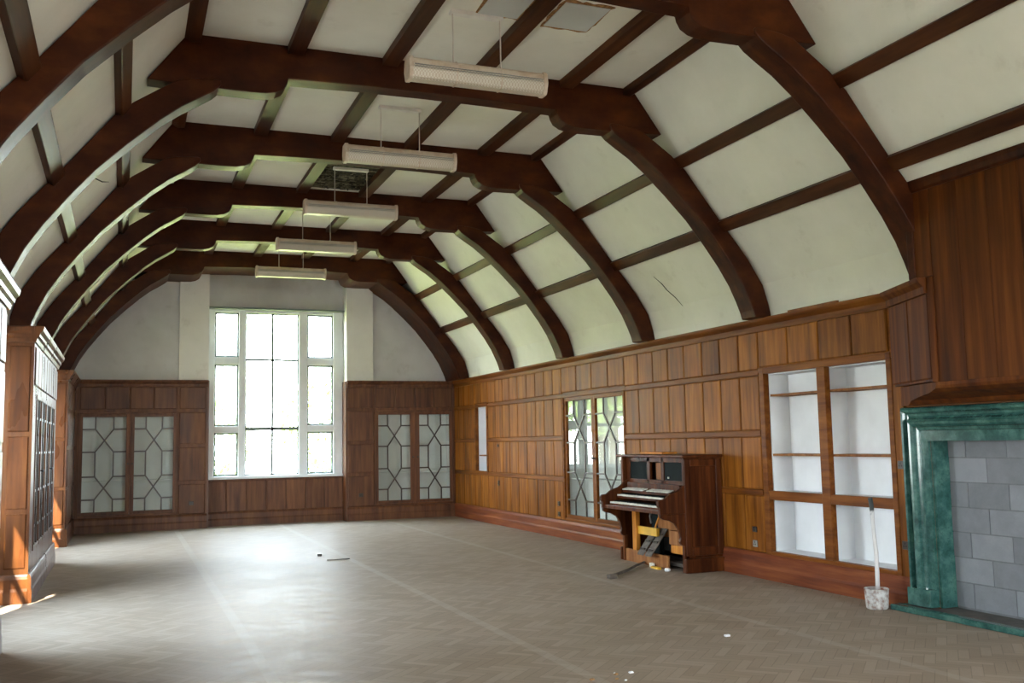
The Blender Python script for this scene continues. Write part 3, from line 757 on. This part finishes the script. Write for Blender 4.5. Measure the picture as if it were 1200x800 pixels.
# ================================================================== LEFT WALL CUPBOARD BLOCKS
CORN = [(-.02, 2.76), (.02, 2.76), (.03, 2.80), (.05, 2.82), (.055, 2.85), (.085, 2.88), (.095, 2.915), (.095, 2.93), (-.02, 2.93)]
def block(y0, y1, label, glazed=None, proud=0.0):
    fr = ((L+proud, 0, 0), (0, 1, 0), (1, 0, 0))
    t = thing('panelled_cupboard', label, 'cupboard', (L, (y0+y1)/2, 0), 'panelled cupboard blocks along the left wall')
    mb = MB(); hs_ = []
    if glazed: hs_ = [(glazed[0], glazed[1], glazed[2], glazed[3])]
    holes(mb, fr, (y0+.03, y1-.03), (0, 2.93), hs_, -.22, 0)
    for ya in (y0, y1-.03):
        mb.box(LW-.0, ya, 0, L+proud, ya+.03, 2.93)
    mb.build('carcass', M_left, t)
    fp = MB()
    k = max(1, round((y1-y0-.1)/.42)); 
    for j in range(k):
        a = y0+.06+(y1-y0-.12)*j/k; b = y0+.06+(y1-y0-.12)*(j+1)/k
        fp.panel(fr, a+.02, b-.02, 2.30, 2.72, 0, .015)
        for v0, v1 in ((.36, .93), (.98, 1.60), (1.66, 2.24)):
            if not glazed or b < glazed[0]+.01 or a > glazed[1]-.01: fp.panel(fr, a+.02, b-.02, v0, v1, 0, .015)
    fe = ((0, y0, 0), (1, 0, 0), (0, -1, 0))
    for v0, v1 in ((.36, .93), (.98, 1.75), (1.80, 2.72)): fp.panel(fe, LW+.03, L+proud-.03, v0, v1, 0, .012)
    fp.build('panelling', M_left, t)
    cp = [(d, v) for d, v in CORN]
    mould('cornice', cp, fr, y0-.08, y1+.08, M_left, t)
    def rc(y, s): return ((0, y, 0), (1, 0, 0), (0, s, 0))
    mould('cornice', cp, rc(y0, -1), LW, L+proud+.0, M_left, t); mould('cornice', cp, rc(y1, 1), LW, L+proud+.0, M_left, t)
    bp_ = [(d*.7, v*1.05) for d, v in BASE]
    mould('skirting', bp_, fr, y0-.03, y1+.03, M_left, t)
    mould('skirting', bp_, rc(y0, -1), LW, L+proud, M_left, t)
    if glazed:
        n = glazed[4]; wdt = (glazed[1]-glazed[0])/n
        for j in range(n):
            a = glazed[0]+wdt*j
            door(t, fr, a+.003, a+wdt-.003, glazed[2]+.003, glazed[3]-.003, (.05, .05, .05, .05), M_left, j % 2 == 0, -.0)
        MB().fbox(fr, glazed[0], glazed[1], glazed[2], glazed[3], -.21, -.20).build('lining', M_socket, t)
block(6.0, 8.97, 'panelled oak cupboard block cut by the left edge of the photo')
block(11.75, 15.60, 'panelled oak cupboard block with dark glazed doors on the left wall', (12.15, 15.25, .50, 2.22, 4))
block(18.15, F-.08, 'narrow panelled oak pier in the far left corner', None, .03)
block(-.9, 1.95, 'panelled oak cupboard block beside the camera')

# ================================================================== FIREPLACE
fp_ = thing('fireplace', 'green marble fireplace surround, its opening walled up with grey blocks', 'fireplace', (R, 5.5, 0))
def jamb_prof(s):   # s 0..1 across the width from outer edge to opening ; returns depth into room
    return s
JW = 7.24 - 6.97
# bolection profile across width (outer -> inner), projection from wall
BP = [(0, 0.0), (0, .060), (.008, .085), (.022, .098), (.040, .092), (.050, .070), (.054, .052), (.072, .048), (.086, .060), (.100, .092), (.120, .112), (.140, .108), (.156, .084), (.162, .056), (.185, .050), (.190, .032), (JW, .030), (JW, 0)]
YO = 7.24
def jamb(y_out, sgn):
    bz = .22
    fn = lambda z: (lambda w_, d_: (R - d_ if d_ > 0 else R + .0, y_out - sgn*w_, z))
    return MB().prism(BP, fn(bz), fn(1.83 - 0.0))
YI = 2*5.5 - YO
def mitre(sgn, yo):
    # vertical leg cut at 45 degrees to meet the header
    mb = MB()
    a = [mb.bm.verts.new((R-d, yo - sgn*w_, .20)) for w_, d in BP]
    b = [mb.bm.verts.new((R-d, yo - sgn*w_, 1.84 - w_*1.15)) for w_, d in BP]
    n = len(BP)
    for i in range(n): mb.bm.faces.new([a[i], a[(i+1) % n], b[(i+1) % n], b[i]])
    mb.bm.faces.new(a[::-1]); mb.bm.faces.new(b); return mb
mitre(1, YO).build('jamb', M_marble, fp_)
mitre(-1, YI).build('jamb', M_marble, fp_)
hd = MB()
a = [hd.bm.verts.new((R-d, YO - w_, 1.84 - w_*1.15)) for w_, d in BP]; b = [hd.bm.verts.new((R-d, YI + w_, 1.84 - w_*1.15)) for w_, d in BP]
for i in range(len(BP)): hd.bm.faces.new([a[i], a[(i+1) % len(BP)], b[(i+1) % len(BP)], b[i]])
hd.bm.faces.new(a[::-1]); hd.bm.faces.new(b)
hd.build('header', M_marble, fp_)
for y0, y1 in ((YO+.004, YO-JW-.004), (YI+JW+.004, YI-.004)): MB().box(R-.114, min(y0, y1), .053, R+.0, max(y0, y1), .21).build('plinth', M_marble, fp_, bevel=.008)
MB().box(R+.002, YO-JW-.03, .05, R+.20, YO-JW, 1.53).build('reveal', M_marble, fp_)
MB().box(R+.002, YI+JW, .05, R+.20, YI+JW+.03, 1.53).build('reveal', M_marble, fp_)
ib = MB(); random.seed(11)
XB = R+.17; by0, by1 = YI+JW+.03, YO-JW-.03
zc = .06; row_i = 0
while zc < 1.53:
    h_ = min(.215, 1.535-zc); yy = by1 - (0.0 if row_i % 2 else .12) ; first = True
    edges = [by1]; e_ = by1 - (.42 if row_i % 2 else .20)
    while e_ > by0: edges.append(e_); e_ -= .44
    edges.append(by0)
    for p, q in zip(edges, edges[1:]):
        ib.box(XB+random.uniform(-.004, .004), q+.003, zc+.003, XB+.1, p-.003, zc+h_-.003)
    zc += .22; row_i += 1
inf = ib.build('block_infill', M_block, fp_)
MB().box(XB+.006, by0-.1, 0.0, XB+.09, by1+.1, 1.70).build('mortar', M_mortar, inf)
he_ = thing('hearth', 'low hearth with a green marble kerb in front of the fireplace', 'hearth', (R-.1, 5.5, 0))
MB().box(6.66, 3.68, 0.0, R+.172, 7.27, .045).build('slab', M_hearth, he_)
MB().box(6.57, 3.60, 0.0, 6.655, 7.345, .052).build('kerb', M_marble, he_, bevel=.01)
MB().box(6.655, 7.272, 0.0, R-.062, 7.345, .052).build('kerb', M_marble, he_, bevel=.01)

# overmantel of tall boards, breast projecting under the roof slope
om = thing('overmantel', 'tall dark boarded overmantel above the green fireplace', 'overmantel', (R-.2, 5.2, 1.86))
XO = 6.42; Y1 = 6.50; YT = 6.70; Y0 = 3.4
ob = MB(); n_ = 10; FO = ((0, 0, 0), (0, 1, 0), (-1, 0, 0))
for k in range(n_):
    a = Y0+(Y1-.06-Y0)*k/n_; b = Y0+(Y1-.06-Y0)*(k+1)/n_
    ob.panel(FO, a+.001, b-.001, 2.03, 3.72, -XO-.03, -XO, .003)
ob.panel(FO, Y1-.058, YT-.07, 2.945, 3.72, -XO-.03, -XO, .003)
ob.build('boards', M_boards, om)
cs = MB(); cs.box(XO+.03, Y0, 2.0, R-.001, Y1-.02, 2.94); cs.box(XO+.03, Y0, 2.94, 6.70, T0-.01, 3.30); cs.box(XO+.03, Y0, 3.30, 6.60, T0-.01, 3.5);  cs.box(XO+.03, Y0, 3.5, 6.48, T0-.01, 3.70)
cs.build('core', M_boards, om)
MB().box(XO-.010, Y1-.06, 2.03, XO+.03, Y1+.005, 2.94).build('corner_post', M_boards, om, bevel=.006)
MB().box(XO-.012, YT-.07, 2.94, XO+.03, YT+.005, 3.76).build('corner_post', M_beam, om, bevel=.006)
cv = [(XO-.03, 3.72), (XO-.045, 3.76), (XO-.05, 3.80), (XO+.06, 3.80), (XO+.05, 3.70), (XO-.01, 3.70)]
MB().prism(cv, lambda x, z: (x, Y0, z), lambda x, z: (x, YT+.01, z)).build('top_moulding', M_beam, om)
# canted side joining the breast to the panelled wall, below the rail
P0, P1 = (XO, Y1), (R-.02, 7.36)
cd = Vector((P1[0]-P0[0], P1[1]-P0[1])); cl = cd.length; cd.normalize()
FR_C = ((P0[0], P0[1], 0), (cd.x, cd.y, 0), (-cd.y, cd.x, 0))
cb = MB(); cb.fbox(FR_C, 0, cl, 2.04, 2.90, -.05, 0); 
for k in range(2): cb.panel(FR_C, cl*k/2+.004, cl*(k+1)/2-.004, 2.06, 2.80, 0, .015)
cb.build('canted_side', M_boards, om)
mould('rail', TOPR, FR_C, 0.02, cl, M_boards, om)
# bottom moulding sweeping back to the marble
MP = [(XO-.015, 2.03), (XO-.018, 2.0), (XO-.008, 1.975), (XO+.05, 1.945), (XO+.16, 1.92), (XO+.24, 1.895), (XO+.27, 1.855), (R-.001, 1.855), (R-.001, 2.03)]
def mp_in(y0, y1):
    mb = MB()
    n = len(MP)
    a = [mb.bm.verts.new((x, y0, z)) for x, z in MP]
    b = [mb.bm.verts.new((x, y1 + (x-XO)*2.2, z)) for x, z in MP]
    for i in range(n): mb.bm.faces.new([a[i], a[(i+1) % n], b[(i+1) % n], b[i]])
    mb.bm.faces.new(a[::-1]); mb.bm.faces.new(b); return mb
mp_in(Y0, Y1).build('bottom_moulding', M_boards, om)
# flat stile between bookcase and marble
struct(MB().fbox(FR_R, 7.245, 7.372, .285, 2.32, 0, .03).build('trim_6', M_panel))
pn = MB(); pn.panel(FR_R, 6.95, 7.36, 1.86, 2.80, 0, .02); struct(pn.build('trim_7', M_boards))

# ================================================================== WALL SOCKETS
def socket(fr, u, v, label, m=M_socket, w_=.075, h_=.075, base=.024):
    o, U, n = fr
    t = thing('wall_socket', label, 'socket', (o[0]+U[0]*u, o[1]+U[1]*u, v), 'sockets and switch boxes on the panelling')
    MB().fbox(fr, u-w_/2, u+w_/2, v-h_/2, v+h_/2, base-.002, base+.016).build('plate', m, t, bevel=.004)
    mb = MB()
    for du, dv in ((-.014, -.008), (.014, -.008), (0, .016)): mb.fbox(fr, u+du-.004, u+du+.004, v+dv-.007, v+dv+.007, base+.014, base+.0175)
    mb.build('pin_holes', M_dark, t)
socket(FR_R, 7.31, 1.31, 'small dark switch box on the stile beside the marble, upper one', base=.03)
socket(FR_R, 7.31, .57, 'small dark socket on the stile beside the marble, lower one', base=.03)
socket(FR_R, 9.68, .54, 'brown socket plate left of the bookcase, upper of two', base=.024, h_=.06)
socket(FR_R, 9.68, .38, 'metal socket left of the bookcase just above the skirting', M_metal, base=.024)
socket(FR_R, 15.18, .55, 'black socket beside the glazed cupboard, upper of two', base=.024)
socket(FR_R, 15.18, .38, 'black socket beside the glazed cupboard, lower of two', base=.024)
socket(FR_R, 18.02, .80, 'small dark knot-like socket below the narrow niche', base=.024, h_=.1, w_=.06)
socket(FR_R, 18.02, 1.52, 'small dark bolt plate to the right of the narrow niche', base=.024, h_=.05, w_=.05)
socket(FR_E, 1.27, .50, 'dark socket on the end wall left of the window', base=.02, w_=.09)
socket(FR_E, 4.68, .53, 'dark socket on the end wall right of the window', base=.02, w_=.09)

# ================================================================== ORGAN
og = thing('reed_organ', 'broken dark wooden reed organ with two keyboards against the right wall', 'organ', (6.5, 11.13, 0))
OX, OB = 6.25, 6.77; ya, yz = 10.34, 11.93
for y0, y1, far in ((ya, ya+.04, False), (yz-.04, yz, True)):
    sp = MB().box(OX, y0, 0, OB, y1, 1.36).build('side_panel', M_organ, og, bevel=.006)
    s_ = -1 if not far else 1
    yy = y0 if not far else y1
    fm = MB()
    for q in ((OX, OX+.08, .20, 1.34), (OB-.08, OB, .20, 1.34), (OX+.08, OB-.08, 1.26, 1.34), (OX+.08, OB-.08, .20, .30)):
        fm.box(q[0], yy, q[2], q[1], yy+s_*.022, q[3])
    fm.build('side_frame', M_organ, sp, bevel=.008)
    MB().box(OX-.03, yy-.045*(1 if not far else 0), 0, OB, yy+.045*(0 if not far else 1), .17).build('plinth', M_organ, og, bevel=.012)
MB().box(OX-.05, ya-.06, 1.36, OB+.005, yz+.06, 1.395).build('top', M_organ, og, bevel=.012)
MB().box(6.50, 11.25, 1.396, 6.72, 11.85, 1.42).build('loose_board', M_organ_or, og, bevel=.004)
MB().box(OB-.03, ya+.04, .02, OB-.01, yz-.04, 1.36).build('back_panel', M_dark, og)
# upper front: stiles, rails, black cloth panels, open middle
ux = OX+.06
uf = MB()
for y0, y1 in ((ya+.04, ya+.14), (10.91, 10.98), (11.26, 11.34), (yz-.13, yz-.04)): uf.box(ux, y0, 1.02, ux+.035, y1, 1.36)
uf.box(ux, ya+.14, 1.02, ux+.035, yz-.13, 1.075); uf.box(ux, ya+.14, 1.30, ux+.035, yz-.13, 1.36)
uf.build('upper_frame', M_organ, og, bevel=.005)
MB().box(ux+.014, ya+.14, 1.075, ux+.022, 10.91, 1.30).build('cloth_panel', M_black, og)
MB().box(ux+.014, 11.34, 1.075, ux+.022, yz-.13, 1.30).build('cloth_panel', M_black, og)
MB().box(ux+.03, 10.99, 1.08, ux+.06, 11.15, 1.29).build('inner_board', M_organ_mid, og)
MB().tube([(ux+.012, 10.80, 1.11), (ux-.004, 10.80, 1.11)], .012, 10).build('stop_knob', M_key, og)
# key desk
kd = MB(); kd.box(5.93, ya+.05, .70, OX+.1, yz-.10, .745); kd.build('key_bed', M_organ, og, bevel=.006)
chk = [(OX+.06, 1.06), (OX+.02, 1.05), (OX-.04, 1.0), (OX-.10, .96), (OX-.16, .945), (OX-.22, .92), (OX-.28, .875), (OX-.335, .875), (OX-.36, .85), (OX-.36, .80), (OX-.34, .775), (OX-.34, .70), (OX+.06, .70)]
for y0 in (ya-.01, yz-.10):
    MB().prism(chk, lambda x, z: (x, y0, z), lambda x, z: (x, y0+.055, z)).build('key_cheek', M_organ, og, bevel=.006)
ky0, ky1 = ya+.10, yz-.16
for step, (xk, zk) in enumerate(((5.985, .775), (6.095, .865))):
    MB().box(xk+.0, ky0, zk-.035, xk+.17, ky1, zk-.008).build('key_frame', M_organ, og)
    wk_ = MB(); nk = 52; missing = set(range(38, 46)) if step == 0 else set(range(0, 6))
    kk = (ky1-ky0)/nk
    for q in range(nk):
        if (step == 0 and q < 4): continue
        jz = random.uniform(-.002, .002)
        wk_.box(xk, ky0+q*kk+.001, zk-.008+jz, xk+.13, ky0+(q+1)*kk-.001, zk+.012+jz)
    ks = wk_.build('white_keys', M_key, og)
    bkx = MB()
    for q in range(nk):
        if (q % 7) in (0, 1, 3, 4, 5) and not (step == 0 and q < 4): bkx.box(xk+.05, ky0+(q+1)*kk-.006, zk+.012, xk+.13, ky0+(q+1)*kk+.006, zk+.024)
    bkx.build('black_keys', M_black, ks)
MB().box(6.18, ky0, .90, 6.30, ky1, .93).build('stop_rail', M_organ, og)
for q in range(13):
    if q in (6,): continue
    yq = ky0+.12+q*.092; st_ = MB()
    st_.hexa([(6.16, yq, .935+.002*(q % 3)), (6.16, yq+.08, .935), (6.24, yq+.08, .955), (6.24, yq, .955), (6.16, yq, .945), (6.16, yq+.08, .945), (6.24, yq+.08, .965), (6.24, yq, .967)])
    st_.build('stop_tab', M_key, og)
MB().box(6.25, ky0, .93, 6.31, ky1, 1.03).build('name_board', M_organ, og)
# curved console brackets under the desk
brk = [(OX, .70), (OX-.33, .70), (OX-.325, .66), (OX-.29, .64), (OX-.21, .625), (OX-.13, .58), (OX-.08, .50), (OX-.06, .42), (OX-.075, .37), (OX-.05, .33), (OX, .32)]
for y0 in (ya+.0, yz-.085):
    MB().prism(brk, lambda x, z: (x, y0, z), lambda x, z: (x, y0+.05, z)).build('bracket', M_organ, og, bevel=.006)
MB().box(OX-.03, yz-.085, .0, OX+.03, yz-.035, .33).build('leg', M_organ, og, bevel=.006)
MB().box(OX-.02, ya+.0, .0, OX+.05, ya+.055, .33).build('leg', M_organ, og, bevel=.006)
# exposed inside
MB().box(OX-.01, yz-.38, .10, OX+.05, yz-.28, .70).build('upright', M_organ_or, og, bevel=.004)
MB().box(OX-.015, ya+.42, .0, OX+.02, yz-.09, .16).build('bottom_rail', M_organ_mid, og, bevel=.005)
MB().box(OX+.02, yz-.86, .37, OX+.06, yz-.36, .47).build('bellows_board', M_yellow, og)
MB().box(OX+.12, ya+.06, .03, OX+.46, yz-.06, .07).build('bottom_board', M_greywood, og)
MB().box(OX+.20, yz-.62, .07, OX+.26, yz-.42, .68).build('bellows_strap', M_black, og)
MB().box(OX+.03, ya+.07, .30, OX+.36, ya+.44, .47).build('wind_box', M_organ_mid, og, bevel=.004)
MB().box(OX+.03, ya+.07, .20, OX+.09, ya+.40, .298).build('wind_box', M_organ_or, og, bevel=.004)
MB().box(OX+.16, ya+.42, .36, OX+.30, yz-.66, .66).build('reed_chest', M_organ_mid, og, bevel=.004)
for q in range(5):
    y0 = ya+.10+q*.07
    MB().box(OX+.10+.012*q, y0, .50, OX+.16+.012*q, y0+.035, .54+.02*(q % 3)).build('lever', M_organ_or if q % 2 else M_metal, og)
MB().tube([(OX+.06, yz-.66, .52), (OX+.08, yz-.60, .60), (OX+.12, yz-.57, .69)], .012, 6).build('pull_wire', M_metal, og)
MB().tube([(OX+.10, yz-.76, .30), (OX+.09, yz-.70, .45), (OX+.12, yz-.76, .60)], .014, 6).build('pull_wire', M_organ_or, og)
for q, yp in enumerate((ya+.64, ya+.84)):
    w_ = .15
    pts = [(6.13, .13), (6.13, .155), (6.38, .47), (6.38, .445)]
    mb = MB(); mb.prism(pts, lambda x, z: (x, yp, z), lambda x, z: (x, yp+w_, z))
    pd = mb.build('pedal', M_greywood, og, bevel=.004)
    mb = MB()
    for k in range(3):
        f_ = .12+.3*k; xx, zz = 6.13+.25*f_, .156+.315*f_
        mb.box(xx, yp+.02, zz, xx+.03, yp+w_-.02, zz+.03)
    mb.build('tread', M_socket, pd)

# ================================================================== LOOSE THINGS
tag(MB().tube([(5.28, 10.44, .015), (5.45, 10.58, .018), (5.75, 10.85, .022), (6.02, 11.15, .025), (6.22, 11.32, .03)], [.022, .018, .018, .016, .015], 8).build('broken_pole', M_greywood), 'long broken wooden rod on the floor poking out from the organ', 'rod')
tag(MB().box(5.24, 10.36, 0, 5.34, 10.44, .045).build('wood_block', M_greywood, bevel=.005), 'small wooden block at the end of the broken rod', 'block')
tag(MB().lathe((6.15, 10.62, 0), [(.03, 0), (.04, .015), (.034, .035), (.022, .037)], 14).build('cup_fragment', M_white, smooth=True), 'small white broken cup on the floor at the organ corner', 'fragment')
tag(MB().box(6.12, 10.80, 0, 6.17, 10.98, .025).build('yellow_offcut', M_yellow), 'short yellow wood offcut on the floor under the organ', 'offcut')
tag(MB().box(6.17, 11.04, 0, 6.21, 11.10, .05).build('paper_scrap', M_key), 'crumpled pale scrap under the organ pedals', 'scrap')
tag(MB().tube([(2.65, 13.86, .012), (2.8, 13.83, .014), (2.97, 13.88, .012)], .008, 6).build('thin_stick', M_greywood), 'thin dark stick lying in the middle of the floor', 'stick')
tag(MB().box(2.64, 14.50, 0, 2.70, 14.56, .035).build('rubble_chip', M_socket, bevel=.006), 'small dark chip on the floor behind the thin stick', 'chip')
tag(MB().box(4.54, 6.95, 0, 4.585, 6.98, .016).build('rubble_chip', M_lining, bevel=.004), 'single pale chip on bare floor in front of the bookcase', 'chip')
random.seed(5)
for k in range(6):
    x, y = 3.12+random.uniform(-.18, .18), 6.15+random.uniform(-.12, .12); s_ = random.uniform(.006, .02)
    tag(MB().hexa([(x-s_, y-s_, 0), (x+s_, y-s_*.6, 0), (x+s_*.8, y+s_, 0), (x-s_*.7, y+s_*.9, 0), (x-s_*.6, y-s_*.7, s_*.5), (x+s_*.6, y-s_*.5, s_*.6), (x+s_*.5, y+s_*.6, s_*.5), (x-s_*.5, y+s_*.6, s_*.4)]).build('rubble_chip', M_lining if k % 2 else M_raw),
        'tiny plaster chip in the loose cluster at the bottom of the photo', 'chip', 'plaster chips clustered on the near floor')
bk_ = thing('paint_pot', 'paint-spattered pot standing at the corner of the hearth', 'pot', (6.50, 7.41, 0))
MB().lathe((6.50, 7.43, 0), [(.085, 0), (.098, .012), (.104, .10), (.108, .175), (.112, .18), (.108, .186), (.100, .18), (.096, .12), (.02, .115)], 32).build('pot_body', M_pot, bk_, True)
tag(MB().tube([(6.515, 7.43, .118), (6.52, 7.43, .3), (6.525, 7.435, .5), (6.51, 7.44, .75), (6.50, 7.435, .93), (6.485, 7.43, 1.01)], [.020, .020, .019, .018, .020, .021], 12).build('paint_stick', M_stick, smooth=True),
    'tall whitish paint-crusted stick standing in the pot', 'stick')

tag(MB().box(6.735, 8.05, 2.941, 6.765, 8.85, 2.965).build('loose_batten', M_organ_mid), 'thin pale strip of wood lying on the panelling rail above the bookcase', 'strip')
MB().tube([(6.405, 6.2, 3.785), (6.385, 6.2, 3.773)], .028, 20).build('plaster_disc', M_patch, ceil)
# ================================================================== OUTSIDE
struct(MB().box(-60, -60, -1.4, 60, 21.6, -1.2).build('ground', M_grass))
struct(MB().box(-60, 21.6, -1.4, 60, 90, -1.19).build('ground_lawn', M_lawn))
def tree(x, y, h, r_, label, seed, n=1500):
    random.seed(seed)
    t = thing('garden_tree', label, 'tree', (x, y, -1.2), 'trees outside the end window')
    MB().tube([(x, y, -1.2), (x+.1, y, h*.3), (x-.1, y+.1, h*.6), (x, y, h*.85)], [.28, .22, .15, .05], 10).build('trunk', M_bark, t, True)
    mb = MB()
    for k in range(n):
        a = random.uniform(0, 2*math.pi); ph = math.acos(random.uniform(-1, 1)); q = random.uniform(.35, 1)**.5
        px = x+r_*q*math.sin(ph)*math.cos(a); py = y+r_*q*math.sin(ph)*math.sin(a); pz = h*.62+r_*1.05*q*math.cos(ph)
        s_ = random.uniform(.10, .22)
        d1 = Vector((random.uniform(-1, 1), random.uniform(-1, 1), random.uniform(-1, 1))).normalized(); d2 = d1.orthogonal().normalized()
        c_ = Vector((px, py, pz)); vv = [mb.bm.verts.new(c_+d1*s_), mb.bm.verts.new(c_+d2*s_*.6), mb.bm.verts.new(c_-d1*s_), mb.bm.verts.new(c_-d2*s_*.6)]
        mb.bm.faces.new(vv)
    mb.build('crown', M_leaf, t)
tree(0.9, 42, 2.6, 2.0, 'pale green tree beyond the left lights of the end window', 1)
tree(9.5, 48, 4.2, 2.6, 'taller tree outside, beyond the right lights of the end window', 2)
tree(4.2, 56, 2.8, 2.6, 'low distant tree outside, beyond the middle of the end window', 3)
tree(-5.0, 36, 9.0, 3.4, 'tall tree outside to the left, seen reflected in the cupboard glass', 4, 2500)
tree(-8.5, 44, 8.0, 3.2, 'second tall tree outside, reflected beside the first in the cupboard glass', 5, 2000)
random.seed(9)
t = thing('sun_blocker_tree', 'unseen slender evergreen added outside the left bay windows to block sun', 'tree', (-6.1, 1.0, -1.2))  # added tree, out of view, narrows the sun streak from the left bay
MB().tube([(-6.1, 1.0, -1.2), (-6.1, 1.0, 6), (-6.1, 1.0, 14)], [.2, .14, .03], 10).build('trunk', M_bark, t, True)
mb = MB()
for k in range(4200):
    z = random.uniform(1.0, 14.5); rr = (.86 if z < 12.5 else .86*(14.6-z)/2.1)*random.uniform(.1, 1)**.5; a = random.uniform(0, 2*math.pi); s_ = random.uniform(.12, .22)
    d1 = Vector((random.uniform(-1, 1), random.uniform(-1, 1), random.uniform(-1, 1))).normalized(); d2 = d1.orthogonal().normalized()
    c_ = Vector((-6.1+rr*math.cos(a), 1.0+rr*math.sin(a), z)); mb.bm.faces.new([mb.bm.verts.new(c_+d1*s_), mb.bm.verts.new(c_+d2*s_*.6), mb.bm.verts.new(c_-d1*s_), mb.bm.verts.new(c_-d2*s_*.6)])
mb.build('crown', M_leaf, t)
print('objects', len(bpy.data.objects))
